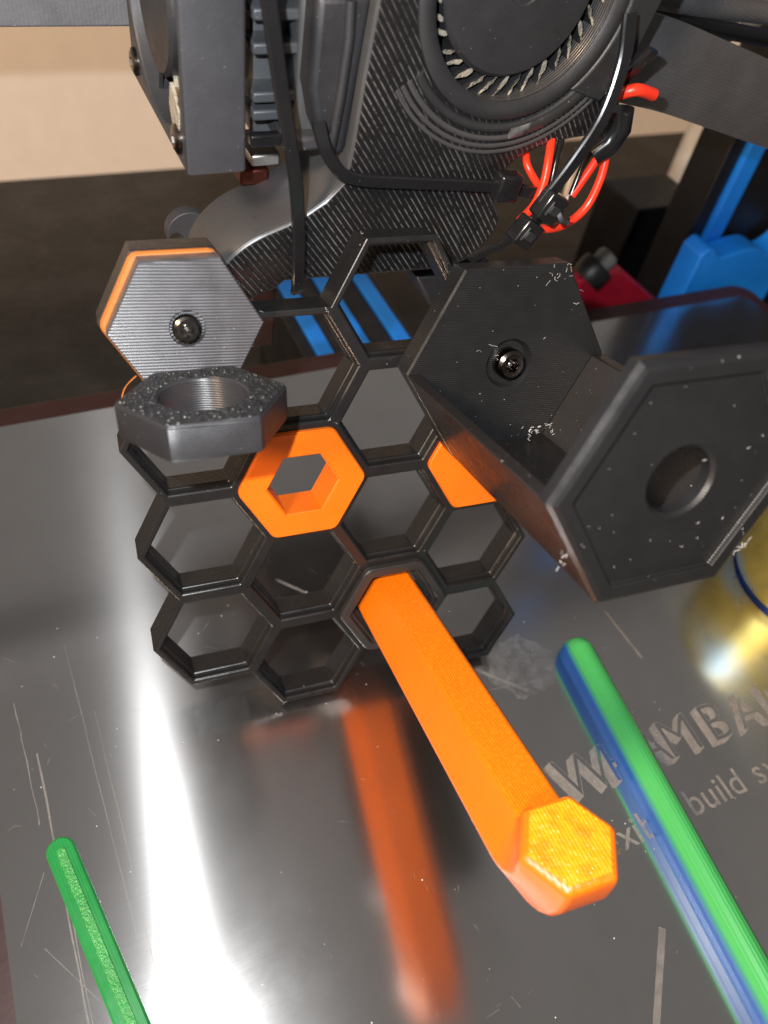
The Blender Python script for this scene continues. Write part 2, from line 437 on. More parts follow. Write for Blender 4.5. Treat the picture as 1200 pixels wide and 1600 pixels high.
for ch, adv in zip('flexible build system', [3.2, 2.2, 4.9, 4.6, 2.2, 5.0, 2.2, 4.9, 3.4, 5.0, 5.0, 2.2, 2.2, 5.0, 3.6, 4.5, 4.5, 4.5, 3.0, 4.9, 7.4]):
    if ch != ' ': flat('letter', text_vf(ch, 8.9, x, 17.3 - 38, 0, 1.0, 0.03), M_etch, TOP + 0.012, plate)
    x += adv * 0.93
def strip(x0, y0, x1, y1, wd, name='scratch', mat=None, wob=0.0):
    a, b_ = Vector((x0 - 129, y0 - 38)), Vector((x1 - 129, y1 - 38)); d = (b_ - a); n = Vector((-d.y, d.x)).normalized()
    N = 10; L, Rr = [], []
    for i in range(N + 1):
        p = a + d * (i / N) + n * random.uniform(-wob, wob); hw = wd / 2 * (random.uniform(0.4, 1.0) if wd < 0.6 else random.uniform(0.92, 1.0))
        L.append(p + n * hw); Rr.append(p - n * hw)
    V = [(p.x, p.y, 0) for p in L + Rr]
    F = [(i, i + 1, N + 2 + i, N + 1 + i) for i in range(N)]
    return flat(name, (V, F), mat or M_scratch, TOP + 0.010, plate)
strip(43.8, 114.0, 55.7, 101.1, 0.9); strip(83.4, 70.7, 93.9, 60.0, 1.0); strip(128.4, 73.9, 129.6, 57.5, 0.8)
strip(92.9, 0.9, 79.4, -14.3, 1.6); strip(-21.5, 86, -20.6, 28, 0.5, wob=0.12); strip(-20.7, 60, -19.9, 28, 0.3, wob=0.12); strip(-24.5, 100, -23.3, 70, 0.3, wob=0.12)
strip(-11.5, 112, -9.5, 40, 0.16, wob=0.1); strip(-8.0, 92, -7.6, 30, 0.16, wob=0.1)
strip(-24.0, 60, -30.0, 48, 0.15); strip(66, 66.5, 104, 61.0, 0.25); strip(-26, 46, -18, 33, 0.15)
for k in range(130):
    x_, y_ = random.uniform(-30, 95), random.uniform(0, 120); a = random.uniform(0, 2 * pi); L_ = random.uniform(0.3, 3.2)
    strip(x_, y_, x_ + L_ * cos(a), y_ + L_ * sin(a), random.uniform(0.06, 0.16))
for k in range(90):                                        # crumbs lying on the sheet
    x_, y_ = random.uniform(-30, 130), random.uniform(-5, 120); r_ = random.uniform(0.07, 0.22)
    vf = ([(x_ - 129 + r_ * cos(a) * random.uniform(.6, 1.2), y_ - 38 + r_ * sin(a) * random.uniform(.6, 1.2), 0) for a in [pi / 3 * q for q in range(6)]], [tuple(range(6))])
    flat('speck', vf, M_lint, TOP + 0.014, plate)
# hexagonal film of dried glue beside the peg
gl = [(96 - 129 + hexr(2 * pi * i / 36, 11) * cos(2 * pi * i / 36 + 0.1) * random.uniform(.9, 1.03),
       67 - 38 + hexr(2 * pi * i / 36, 10) * sin(2 * pi * i / 36 + 0.1) * random.uniform(.9, 1.03), 0) for i in range(36)]
flat('glue_film', (gl, [tuple(range(36))]), M_glue, TOP + 0.004, plate)

# ------------------------------------------------------------------ honeycomb panel
CELLS = [(c, r) for c in 'ABCD' for r in (1, 2, 3, 4)]
def honeycomb():
    bm = bmesh.new()
    cen = {cr: cell(*cr) for cr in CELLS}
    prof = [(11.8, 0.0, 'o'), (10.75, 0.0, 'i'), (10.5, -0.25, 'i'), (10.5, -1.5, 'i'), (9.95, -2.3, 'i'), (9.95, -7.4, 'i'), (10.3, -8.0, 'i'), (11.8, -8.0, 'o')]
    for cr, c in cen.items():
        rings = []
        for ap, z, kd in prof:
            rad = ap / cos(pi / 6)
            ring = []
            for i in range(6):
                t = pi / 3 * i
                ring.append(bm.verts.new(Vector((c.x + rad * cos(t), c.y + rad * sin(t), z)) * K))
            rings.append(ring)
        for a, b_ in zip(rings, rings[1:]):
            for i in range(6): bm.faces.new((a[i], a[(i + 1) % 6], b_[(i + 1) % 6], b_[i]))
        for i in range(6):                                 # outer skin where no neighbour follows
            t = pi / 3 * i + pi / 6
            nb = Vector((c.x + PITCH * cos(t), c.y + PITCH * sin(t), 0))
            if min((nb - q).length for q in cen.values()) > 1:
                a, b_ = rings[0], rings[-1]
                bm.faces.new((a[i], b_[i], b_[(i + 1) % 6], a[(i + 1) % 6]))
    bmesh.ops.remove_doubles(bm, verts=bm.verts, dist=1e-6)
    bmesh.ops.recalc_face_normals(bm, faces=bm.faces)
    for v in bm.verts: v.co.z += 0
    me = bpy.data.meshes.new('honeycomb_panel'); bm.to_mesh(me); bm.free()
    return me
hp = link('honeycomb_panel', honeycomb(), M_honey)
M4 = BR.to_4x4(); M4.translation = BT * K; hp.matrix_world = M4
bv = hp.modifiers.new('bevel', 'BEVEL'); bv.width = 0.28 * K; bv.segments = 2; bv.limit_method = 'ANGLE'; bv.angle_limit = R(40)
tag(hp, 'black honeycomb wall panel of hexagonal cells leaning over the steel plate', 'honeycomb panel')

# orange hexagonal inserts
def insert_mesh():
    return mesh_from(*loft([('h', 13.15, 1.3, 0.02), ('h', 13.45, 0.9, 0.02), ('h', 13.45, 0.02, 0.02), ('h', 11.3, 0.02), ('h', 11.2, -7.5), ('h', 7.4, -7.5), ('h', 7.4, 0.9), ('h', 7.75, 1.3)], close=True), 30, 'insert_ring')
ins = insert_mesh(); ins.materials.append(M_orange_ring)
plug = mesh_from(*loft([('h', 11.2, -7.5), ('h', 11.3, 0.02), ('h', 13.45, 0.02, 0.02), ('h', 13.45, 0.9, 0.02), ('h', 13.15, 1.3, 0.02)]), 30, 'plug'); plug.materials.append(M_orange_ring)
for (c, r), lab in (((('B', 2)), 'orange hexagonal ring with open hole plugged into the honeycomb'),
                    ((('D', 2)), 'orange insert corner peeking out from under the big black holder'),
                    ((('A', 1)), 'shade-toned orange insert rim showing behind the small black hook plate')):
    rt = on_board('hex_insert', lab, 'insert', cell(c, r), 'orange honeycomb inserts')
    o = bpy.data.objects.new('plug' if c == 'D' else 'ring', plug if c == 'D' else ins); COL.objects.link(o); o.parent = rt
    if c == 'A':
        o.material_slots[0].link = 'OBJECT'; o.material_slots[0].material = M_orange_shade_strand
rt = on_board('hex_insert', 'black stepped insert collar around the base of orange peg', 'insert', cell('C', 4))
mk('collar', loft([('h', 12.9, 2.0, 0.02), ('h', 13.3, 1.5, 0.02), ('h', 13.3, 0.03, 0.02), ('h', 11.3, 0.03), ('h', 11.2, -7.2), ('h', 8.75, -7.2), ('h', 8.75, -1.2), ('h', 10.0, -1.2, 0.01), ('h', 10.0, 0.8, 0.01), ('h', 10.9, 0.8, 0.01), ('h', 11.1, 2.0, 0.01)], close=True), M_collar, rt, 30, 0.12, 1)

# ------------------------------------------------------------------ orange peg with its upturned end
peg = on_board('hook_peg', 'long orange hexagonal peg with upturned end sticking out of honeycomb', 'peg hook', cell('C', 4) + Vector((0.2, -0.2, 0)))
PR = 8.35; bend = R(82); ZB = 74.2; LS = 10
ax = Vector((0, sin(bend), cos(bend))); vx = Vector((1, 0, 0)); vy = ax.cross(vx)
half = Vector((0, sin(bend / 2), cos(bend / 2)))            # normal of the mitre plane
def rod():
    V, F = [], []; ring0, ring1, ring2 = [], [], []
    for i in range(6):
        a = pi / 3 * i; x_, y_ = PR * cos(a), PR * sin(a)
        V.append((x_, y_, -6.5))
    rows = 7
    for k in range(rows):                                  # sweep round the corner with a small radius
        f = k / (rows - 1)
        an = bend * f; d = Vector((0, sin(an), cos(an))); yv = d.cross(vx) * -1
        yv = Vector((0, cos(an), -sin(an)))
        rad = 8.2                                          # bend radius of the centre line
        c = Vector((0, rad * (1 - cos(an)), ZB - rad * math.tan(bend / 2) + rad * sin(an)))
        for i in range(6):
            a = pi / 3 * i; p = c + vx * PR * cos(a) + yv * PR * sin(a); V.append(tuple(p))
    c = Vector((0, 0, ZB)) + ax * (LS - 0.7); yv = Vector((0, cos(bend), -sin(bend)))
    for i in range(6):
        a = pi / 3 * i; p = c + vx * PR * cos(a) + yv * PR * sin(a); V.append(tuple(p))
    c = Vector((0, 0, ZB)) + ax * LS
    for i in range(6):
        a = pi / 3 * i; p = c + vx * (PR - 1.0) * cos(a) + yv * (PR - 1.0) * sin(a); V.append(tuple(p))
    n = rows + 3
    for k in range(n - 1):
        for i in range(6):
            j = (i + 1) % 6; F.append((k * 6 + i, k * 6 + j, (k + 1) * 6 + j, (k + 1) * 6 + i))
    F.append(tuple(reversed(range(6)))); F.append(tuple((n - 1) * 6 + i for i in range(6)))
    return V, F
po = mk('rod', rod(), [M_orange, M_orange_face], peg, 30, 0.9, 3)
for p in po.data.polygons:
    n = p.normal
    if n.y > 0.4 and abs(n.x) < 0.3: p.material_index = 1    # rough upper flat of the print
yv = Vector((0, cos(bend), -sin(bend)))
capm = []
c = Vector((0, 0, ZB)) + ax * LS
for rr, hh in ((PR - 1.25, 0.02), (PR - 1.35, 0.22)):
    for i in range(6):
        a = pi / 3 * i; capm.append(tuple(c + ax * hh + vx * rr * cos(a) + yv * rr * sin(a)))
mk('end_face', (capm, [tuple(range(6, 12))] + [(i, (i + 1) % 6, 6 + (i + 1) % 6, 6 + i) for i in range(6)]), M_cap_top, peg, 20)

# ------------------------------------------------------------------ screws
def screw(parent, c, r, h, zoff=0.0):
    o = mk('screw', loft([('c', r * 0.98, c[2]), ('c', r, c[2] + h * 0.55), ('c', r * 0.93, c[2] + h * 0.85), ('c', r * 0.74, c[2] + h), ('h', r * 0.50, c[2] + h), ('h', r * 0.46, c[2] + h * 0.25)], 48, True, True, (c[0], c[1])), M_screw, parent, 30)
    mk('socket_pin', loft([('c', r * 0.19, c[2] + h * 0.25), ('c', r * 0.19, c[2] + h * 0.62), ('c', r * 0.10, c[2] + h * 0.72)], 20, False, True, (c[0], c[1])), M_silver, o, 40)
    return o

# ------------------------------------------------------------------ small black holder with a hex ring
hook = on_board('ring_hook', 'small black ridged holder with a thick hexagonal ring and one screw', 'holder', cell('A', 1))
# face plate round its screw hole
mk('face_plate', loft([('h', 12.9, 1.34), ('h', 13.0, 5.6), ('h', 12.7, 6.0), ('c', 3.05, 6.0), ('c', 2.9, 4.9), ('c', 1.6, 4.9), ('c', 1.6, 1.34)], 96, close=True, centre=(0.55, -0.05)), M_plate_lines, hook, 30)
screw(hook, (0.45, -0.2, 4.7), 2.45, 1.9)
def nut():
    # axis along the panel's y; hexagon in x, z
    lo = loft([('h', 13.4, -12.8, 0.01), ('h', 13.65, -12.4, 0.01), ('h', 13.65, -7.4, 0.01), ('h', 13.3, -6.9, 0.01), ('c', 7.3, -6.9), ('c', 7.0, -7.3), ('c', 7.0, -12.8)], 96, close=True)
    return [(x + 0.6, z, -y + 18.2) for x, y, z in lo[0]], lo[1]
no = mk('hex_ring', nut(), [M_nut_lines, M_nut_top], hook, 30)
for p in no.data.polygons:
    if p.normal.y > 0.6: p.material_index = 1
# a rougher top skin: real lumps left by the print supports
tx = []
random.seed(11)
def blob(cx, cy, cz, r):
    return loft([('c', r, cy, 0), ('c', r * 0.75, cy + r * 0.55), ('c', r * 0.3, cy + r * 0.8)], 7, False, True, (cx, cz))
parts = []
for k in range(420):
    a = random.uniform(0, 2 * pi); rr = random.uniform(7.6, hexr(a, 13.0))
    r_ = random.uniform(0.12, 0.42)
    lo = blob(0.6 + rr * cos(a), -6.98, 18.2 + rr * sin(a), r_)
    parts.append(([(x, z, y) for x, y, z in lo[0]], lo[1]))
so = mk('support_scars', join(parts), M_nut_top, hook, 60); so['kind'] = 'stuff'

mk('stray_strand', sweep(spline([(-8.6, -9.0, 1.2), (-10.6, -10.6, 1.6), (-11.6, -12.6, 2.2), (-11.2, -14.6, 2.6)], 6), circ(0.12, 6), (0, 0, 1)), M_orange_shade_strand, hook, 60)
# ------------------------------------------------------------------ large black trough with a hole in its front
bn = on_board('hex_bin', 'large black hexagonal holder with round hole in its front face', 'holder', cell('D', 1))
RB = 21.7
OFF = (0.2, -0.2)
mk('back_plate', loft([('h', RB - 0.4, 1.35), ('h', RB, 1.8), ('h', RB, 6.6), ('h', RB - 0.4, 7.0), ('c', 5.0, 7.0), ('c', 4.3, 5.6), ('c', 1.6, 5.6), ('c', 1.6, 1.35)], 96, close=True, centre=OFF), M_bin, bn, 18)
screw(bn, (OFF[0], OFF[1], 5.5), 3.1, 2.9)
FZ = 60.0
mk('front_plate', loft([('h', RB, 56.8), ('h', RB + 0.15, FZ - 1.2), ('h', RB - 0.4, FZ - 0.3), ('h', RB - 1.2, FZ), ('h', RB - 3.3, FZ), ('h', RB - 3.42, FZ - 0.1), ('h', RB - 3.5, FZ - 0.75), ('h', RB - 3.6, FZ - 0.85), ('c', 5.9, FZ - 0.85), ('c', 5.35, FZ - 1.4), ('c', 5.35, 56.8)], 96, close=True, centre=OFF), M_bin, bn, 22)
def trough():
    o, i_ = RB - 0.06, RB - 2.6
    out = [(o * cos(R(a)), o * sin(R(a))) for a in (180, 240, 300, 360)]
    inn = [(i_ * cos(R(a)), i_ * sin(R(a))) for a in (360, 300, 240, 180)]
    poly = [(x + OFF[0], y + OFF[1]) for x, y in out + inn]
    return prism_z(poly, 6.9, 56.9)
mk('trough', trough(), M_binwall, bn, 30, 0.3)
# lint and stringing caught on the prints
def fuzz(parent, centre, spread, n, seed, length=2.2, rad=0.045, name='lint'):
    random.seed(seed); parts = []
    for k in range(n):
        p = Vector(centre) + Vector([random.uniform(-s, s) for s in spread]); d = Vector([random.uniform(-1, 1) for _ in range(3)])
        d.z *= 0.3
        path = [p]
        for q in range(6):
            d = (d + Vector([random.uniform(-.8, .8), random.uniform(-.8, .8), random.uniform(-.25, .25)])).normalized()
            path.append(path[-1] + d * length / 6 * random.uniform(.5, 1.3))
        parts.append(sweep(path, circ(rad * random.uniform(.6, 1.6), 5), (0.1, 0.2, 1)))
    o = mk(name, join(parts), M_lint, parent, 60); o['kind'] = 'stuff'; return o
fuzz(bn, (9.5, 17.0, 7.1), (2.5, 1.4, 0.1), 12, 1, 1.3, 0.03)
fuzz(bn, (4, 4, 7.05), (12, 10, 0.03), 9, 2, 1.8, 0.022)
fuzz(bn, (7.5, -15.0, 9.0), (3.5, 1.0, 1.6), 22, 3, 1.0, 0.05)
fuzz(bn, (14.5, -12.5, 59.6), (1.4, 2.4, 0.15), 14, 4, 1.0, 0.032)
fuzz(bn, (0, -3, FZ - 0.80), (13, 12, 0.03), 10, 5, 0.7, 0.025)
fuzz(bn, (-16.2, -11.5, 57), (0.7, 1.2, 0.4), 6, 6, 0.8, 0.04)

for c_, r_, a_, sd in (('C', 1, 120, 31), ('C', 1, 180, 32), ('B', 1, 120, 33), ('B', 4, 240, 34), ('C', 2, 180, 35)):
    q = cell(c_, r_)
    fuzz(hp, (q.x + SIDE * cos(R(a_)), q.y + SIDE * sin(R(a_)), 0.1), (1.3, 1.3, 0.10), 2, sd, 1.0, 0.022)
# ------------------------------------------------------------------ green printed bars on the plate
gb = empty('printed_bar', 'long green bar with blue side standing right of the orange peg', 'printed bar', (106.6, 11, 0), Matrix.Rotation(R(-5.1), 3, 'Z'))
def long_bar():
    V, F = [], []
    L0, L1 = -75, 57.5
    sec = [(-3.9, 0.05), (-3.9, 2.5), (-3.85, 5.2), (-3.2, 7.4), (-1.8, 8.9), (-0.4, 9.2), (0.9, 8.8), (2.6, 6.8), (3.3, 4.0), (3.3, 0.05)]
    st = [(L0, 1, 1), (L1 - 5, 1, 1), (L1 - 2.6, .93, .86), (L1 - 1.0, .74, .60), (L1 - 0.2, .5, .33), (L1, .3, .16)]
    n = len(sec)
    for y, kx, kz in st:
        for x, z in sec: V.append((x * kx, y, 0.05 + (z - 0.05) * kz))
    for k in range(len(st) - 1):
        for i in range(n): F.append((k * n + i, k * n + (i + 1) % n, (k + 1) * n + (i + 1) % n, (k + 1) * n + i))
    F.append(tuple(reversed(range(n)))); F.append(tuple((len(st) - 1) * n + i for i in range(n)))
    return V, F
mk('bar', long_bar(), M_gbar, gb, 50)
gs = empty('printed_bar', 'short flat green bar with rounded end at lower left corner of plate', 'printed bar', (-16.2, 42, 0), Matrix.Rotation(R(10.6), 3, 'Z'))
def flat_bar(w_, y0, y1, z0, z1, ch):
    P = [(w_ * cos(R(a)), y1 - w_ + w_ * sin(R(a))) for a in range(0, 181, 12)] + [(-w_, y0), (w_, y0)]
    Q = [((w_ - ch) * cos(R(a)), y1 - w_ + (w_ - ch) * sin(R(a))) for a in range(0, 181, 12)] + [(-w_ + ch, y0), (w_ - ch, y0)]
    n = len(P)
    V = [(x, y, z0) for x, y in P] + [(x, y, z1 - ch) for x, y in P] + [(x, y, z1) for x, y in Q]
    F = [tuple(reversed(range(n))), tuple(range(2 * n, 3 * n))]
    for k in (0, 1): F += [(k * n + i, k * n + (i + 1) % n, (k + 1) * n + (i + 1) % n, (k + 1) * n + i) for i in range(n)]
    return V, F
mk('bar', flat_bar(2.85, -60, 23.6, 0.05, 2.4, 0.5), M_gflat, gs, 40)
mk('bubbled_core', flat_bar(0.95, -59, 21.2, 2.35, 2.62, 0.15), M_gcore, gs, 40)

# gold vase-like print at the right edge
gv = empty('gold_cup', 'shiny gold cup with blue foot at right edge behind the green bar', 'cup', (197.5, 62, 0))
mk('wall', loft([('c', 21.5, 1.0), ('c', 23.2, 2.6), ('c', 23.9, 6), ('c', 24.0, 12), ('c', 23.4, 38), ('c', 21.9, 38), ('c', 22.0, 10), ('c', 20, 3)], 96, False, True), M_gold, gv, 60)
mk('foot', loft([('c', 21.0, 0.05), ('c', 22.2, 0.3), ('c', 22.4, 0.8), ('c', 21.4, 1.1)], 96), M_bluesilk, gv, 60)

# ------------------------------------------------------------------ print head
head = empty('print_head', 'black print head with printed duct, blower and side fan above the plate', 'print head', (70, 140, 85))
HO = Vector((70, 140, 85))
def hpart(name, vf, mat, parent=head, smooth=35, bevel=0, seg=2):
    return mk(name, move(vf, -HO), mat, parent, smooth, bevel, seg)
FY = 124.0
def xz(pts, Y=FY): return [(at(x, y, Y).x, at(x, y, Y).z) for x, y in pts]
ICX, ICZ, IR = 88.0, 137.4, 18.0
right_edge = xz([(735, 405), (765, 375), (782, 345), (775, 318), (778, 290), (800, 258), (835, 237), (880, 222), (925, 213), (955, 203), (972, 184), (970, 160), (962, 135), (985, 90), (1012, 0)])
left_edge = xz([(590, 0), (568, 120), (548, 240), (538, 283), (508, 314), (462, 344), (402, 371), (366, 396), (342, 424), (330, 455), (346, 474), (390, 470), (432, 453), (446, 441), (560, 432), (700, 421)])
outline = [(p.x, p.y) for p in spline([Vector((a, b_, 0)) for a, b_ in left_edge[4:11]], 4)]
outline = left_edge[:4] + outline + left_edge[11:] + [(p.x, p.y) for p in spline([Vector((a, b_, 0)) for a, b_ in right_edge], 3)]
outline = [(left_edge[0][0] + 2, 165)] + outline + [(right_edge[-1][0] + 3, 165)]
inlet = [(ICX + IR * cos(2 * pi * i / 72), ICZ + IR * sin(2 * pi * i / 72)) for i in range(72)]
shv = curve_mesh([outline, list(reversed(inlet))], 9.0, 1.0, 3)
shv = to_xz(shv, FY + 9.0)
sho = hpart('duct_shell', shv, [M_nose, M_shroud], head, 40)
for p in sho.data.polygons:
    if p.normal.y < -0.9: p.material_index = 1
# raised lip that follows the left edge of the shell
lip = [at(x, y, 122.6) for x, y in ((622, 0), (602, 110), (578, 230), (560, 262), (520, 262))]
# moulded pillar at the left of the shell
hpart('pillar', prism(xz([(505, 0), (592, 0), (570, 120), (546, 250), (520, 258), (500, 205), (492, 150), (500, 60)]) , 126, 150), M_matte, head, 35, 1.2, 3)
hpart('rib', sweep([at(548, 0, 125.6), at(545, 60, 125.6), at(532, 150, 125.6), at(516, 235, 125.6)], circ(0.9, 10)), M_matte, head, 60)
# nose: the curved upper skin of the duct running back
# blower inside the shell
bl = hpart('blower_rim', xform(loft([('c', 17.8, 0), ('c', 18.9, 0.9), ('c', 20.4, 0.9), ('c', 21.0, 0.4), ('c', 21.0, -0.3), ('c', 17.8, -0.3)], 96, close=True), Matrix.Translation((ICX, FY - 0.2, ICZ)) @ Matrix.Rotation(R(90), 4, 'X')), M_matte, head, 40)
hub = hpart('blower_hub', xform(loft([('c', 14.9, -3), ('c', 14.9, 0.2), ('c', 14.2, 1.0), ('c', 12, 1.3), ('c', 3.2, 1.5), ('c', 3.0, 1.3), ('c', 0.3, 1.3)], 72), Matrix.Translation((ICX - 0.6, FY + 2.2, ICZ + 0.5)) @ Matrix.Rotation(R(90), 4, 'X')), M_matte, head, 40)
hpart('blower_floor', xform(loft([('c', 17.9, -0.5), ('c', 17.9, 0.5)], 48), Matrix.Translation((ICX, FY + 14, ICZ)) @ Matrix.Rotation(R(90), 4, 'X')), M_post, head, 40)
# fan blades caked with dust
random.seed(21)
def blade_mesh(k):
    V, F = [], []; n = 6
    rnd = random.Random(k)
    for i in range(n + 1):
        f = i / n; rr = 14.6 + 3.4 * f; tw = 0.16 * f
        wd = 0.16 + 0.36 * math.sin(pi * min(f * 1.1, 1)) * rnd.uniform(0.6, 1.3)
        for s_, z in ((-1, 0), (1, 0), (1, 7.5), (-1, 7.5)):   # the front edge carries the dust
            off = s_ * (wd if z == 0 else 0.25) + (rnd.uniform(-.12, .12) if z == 0 else 0)
            V.append((rr * cos(tw) - off * sin(tw), rr * sin(tw) + off * cos(tw), z + (rnd.uniform(-.25, .25) if z == 0 else 0)))
    for i in range(n):
        for j in range(4): F.append((i * 4 + j, i * 4 + (j + 1) % 4, i * 4 + 4 + (j + 1) % 4, i * 4 + 4 + j))
    F.append((3, 2, 1, 0)); F.append(tuple(n * 4 + j for j in range(4)))
    me = mesh_from(V, F, 50, 'blade'); me.materials.append(M_matte); me.materials.append(M_dust)
    for p in me.polygons:
        if p.normal.z < -0.5: p.material_index = 1
    return me
bms = [blade_mesh(k) for k in range(6)]
for k in range(34):
    o = bpy.data.objects.new('blade', bms[k % 6]); COL.objects.link(o); o.parent = head
    o.matrix_local = Matrix.Translation((Vector((ICX, FY + 2.6, ICZ)) - HO) * K) @ Matrix.Rotation(R(-90), 4, 'X') @ Matrix.Rotation(2 * pi * k / 34 + random.uniform(-.03, .03), 4, 'Z')
# scroll ridge under the inlet, rubbed grey
def arc(rad, a0, a1, y, n=24): return [Vector((ICX + rad * cos(R(a0 + (a1 - a0) * i / n)), y, ICZ + rad * sin(R(a0 + (a1 - a0) * i / n)))) for i in range(n + 1)]
for rad, th in ((22.6, 0.9), (24.6, 0.55), (26.0, 0.45), (27.2, 0.4)):
    hpart('scroll_ridge', sweep(arc(rad, 214, 318, FY + 0.1), circ(th, 10)), M_matte if th > 0.6 else M_nose, head, 60)
M_scuff = plastic('black_print_scuffed', (0.03, 0.03, 0.03), 0.4, [((0, 1, 0), 0.5, 1)], 0.06, 0.06, 700, dust=1.0, patch=((0.22, 0.22, 0.215), 160))
hpart('scuffed_ridge', sweep(arc(23.4, 276, 316, FY - 0.1), [(a * 2.2, b_) for a, b_ in circ(0.75, 12)]), M_scuff, head, 60)
# shell right of the inlet: smooth moulded housing of the blower
hpart('blower_housing', to_xz(curve_mesh([[(ICX + 20.6 * cos(R(a)), ICZ + 20.6 * sin(R(a))) for a in range(-50, 61, 5)] + [(p, q) for p, q in ((106, 165), (118, 165), (116.5, 140), (113.4, 124.6), (109, 119))]], 3.0, 0.6, 2), FY + 1.6), M_matte, head, 40)
# side fan: frame seen from its corner
fx0, fx1, fz0, fy0, fy1 = 29.2, 39.6, 109.0, 126.0, 166.0
fan = hpart('fan_frame', xform(curve_mesh([[(0, 0), (40, 0), (40, 40), (0, 40)], [(20 + 18.6 * cos(-2 * pi * i / 64), 20 + 18.6 * sin(-2 * pi * i / 64)) for i in range(64)]], 5.2, 0.7, 2),
      Matrix.Translation((fx0 + 5.2, fy0, fz0)) @ Matrix(((0, 0, -1, 0), (1, 0, 0, 0), (0, 1, 0, 0), (0, 0, 0, 1)))), M_greymould, head, 35)
fh = Matrix.Translation(HO * -K) 
def fpart(name, vf, mat, parent): return hpart(name, vf, mat, parent)
YZX = Matrix(((0, 0, -1, 0), (1, 0, 0, 0), (0, 1, 0, 0), (0, 0, 0, 1)))
FC = Matrix.Translation((fx0 + 1.4, fy0 + 20, fz0 + 20)) @ YZX
fpart('fan_hub', xform(loft([('c', 11.5, -7), ('c', 11.5, 0.2), ('c', 10.9, 0.8), ('c', 0.5, 0.9)], 64), FC), M_matte, fan)
for k in range(7):
    a = 2 * pi * k / 7
    bl_ = []
    for i in range(6):
        f = i / 5; rr = 11 + 7.2 * f
        for (da, z) in ((-0.30, -0.6), (0.30 + 0.1 * f, -6.0)):
            bl_.append((rr * cos(a + da), rr * sin(a + da), z)); bl_.append((rr * cos(a + da) , rr * sin(a + da), z - 0.7))
    F = []
    for i in range(5):
        q = i * 4; F += [(q, q + 2, q + 6, q + 4), (q + 1, q + 5, q + 7, q + 3), (q, q + 4, q + 5, q + 1), (q + 2, q + 3, q + 7, q + 6)]
    F += [(0, 1, 3, 2), (20, 22, 23, 21)]
    fpart('fan_blade', xform((bl_, F), FC), M_dust if k in (4, 5) else M_matte, fan)
hpart('carriage', box(58, 108, 148, 184, 70, 172), M_post, head, 35, 1.0)  # unseen rear body of the head, extended low to darken the plate's reflection
flake = [(fy0 + 2.2, fz0 + 9.5), (fy0 + 7.0, fz0 + 12.0), (fy0 + 8.6, fz0 + 8.0), (fy0 + 6.0, fz0 + 3.4), (fy0 + 4.6, fz0 + 5.2), (fy0 + 3.2, fz0 + 4.4)]
fpart('torn_flake', ([(fx0 - 0.25, y, z) for y, z in flake] + [(fx0 + 0.1 + 0.3 * (i % 2), y, z) for i, (y, z) in enumerate(flake)], [(0, 1, 2, 3, 4, 5), (11, 10, 9, 8, 7, 6)] + [(i, (i + 1) % 6, 6 + (i + 1) % 6, 6 + i) for i in range(6)]), M_dust, fan)
for cy, cz in ((4.2, 4.2), (35.8, 4.2)):
    fpart('corner_screw', xform(loft([('c', 2.4, 0.0), ('c', 2.4, 0.7), ('c', 1.6, 1.1), ('h', 1.0, 1.1), ('h', 0.9, 0.4)], 24), Matrix.Translation((fx0 + 0.1, fy0 + cy, fz0 + cz)) @ YZX), M_screw, fan)
# heatsink between fan and shell
hs = hpart('heatsink_core', prism(xz([(392, -60), (520, -60), (512, 120), (500, 215), (480, 215), (392, 208)], 138), 138, 160), M_fin, head, 35, 0.6)
for yy in (18, 72, 148, 176):
    a, b_ = at(391, yy, 134), at(470, yy, 134)
    hpart('fin', box(a.x, b_.x, 132.5, 139, a.z - 0.9, a.z + 0.9), M_fin, head, 35, 0.4)
a, b_ = at(468, -60, 133), at(500, 200, 133)
hpart('heatsink_cheek', box(a.x, b_.x + 1.5, 131, 140, b_.z, a.z), M_fin, head, 35, 1.0, 3)
a, b_ = at(388, 222, 131), at(436, 208, 131)
hpart('toothed_strap', box(a.x, b_.x, 129.5, 131.5, a.z - 0.4, b_.z + 0.4), M_gloss, head, 35, 0.3)
a, b_ = at(440, 232, 130), at(496, 205, 130)
hpart('bracket', box(a.x, b_.x, 128, 140, a.z, b_.z), M_greymould, head, 35, 0.7)
a, b_ = at(390, 258, 140), at(436, 236, 140)
hpart('heater_block', box(a.x, b_.x, 139, 150, a.z, b_.z), M_silver, head, 35, 0.5)
a, b_ = at(375, 290, 140), at(420, 262, 140)
hpart('copper_sleeve', box(a.x, b_.x, 139.5, 149, a.z, b_.z), M_copper, head, 35, 0.5)
a, b_ = at(640, 470, 140), at(705, 425, 140)
hpart('nozzle_sock', prism([(a.x - 2, b_.z + 3), (b_.x + 10, b_.z + 3), (b_.x + 4, a.z - 1), (a.x + 4, a.z)], 136, 150), M_matte, head, 35, 1.0)
a = at(262, 372, 150)
hpart('mounting_ear', to_xz(curve_mesh([[(a.x + 5 + 5 * cos(R(q)), a.z + 5 * sin(R(q))) for q in range(0, 360, 15)], [(a.x + 2 + 1.6 * cos(R(-q)), a.z - 1 + 1.6 * sin(R(-q))) for q in range(0, 360, 20)]], 1.5, 0.2), 152), M_greymould)
# small magenta-brown block under the duct
a, b_ = at(392, 545, 150), at(430, 500, 150)
hpart('sensor_tab', box(a.x, b_.x, 150, 154, a.z, b_.z + 12), M_bed, head, 35, 0.6)

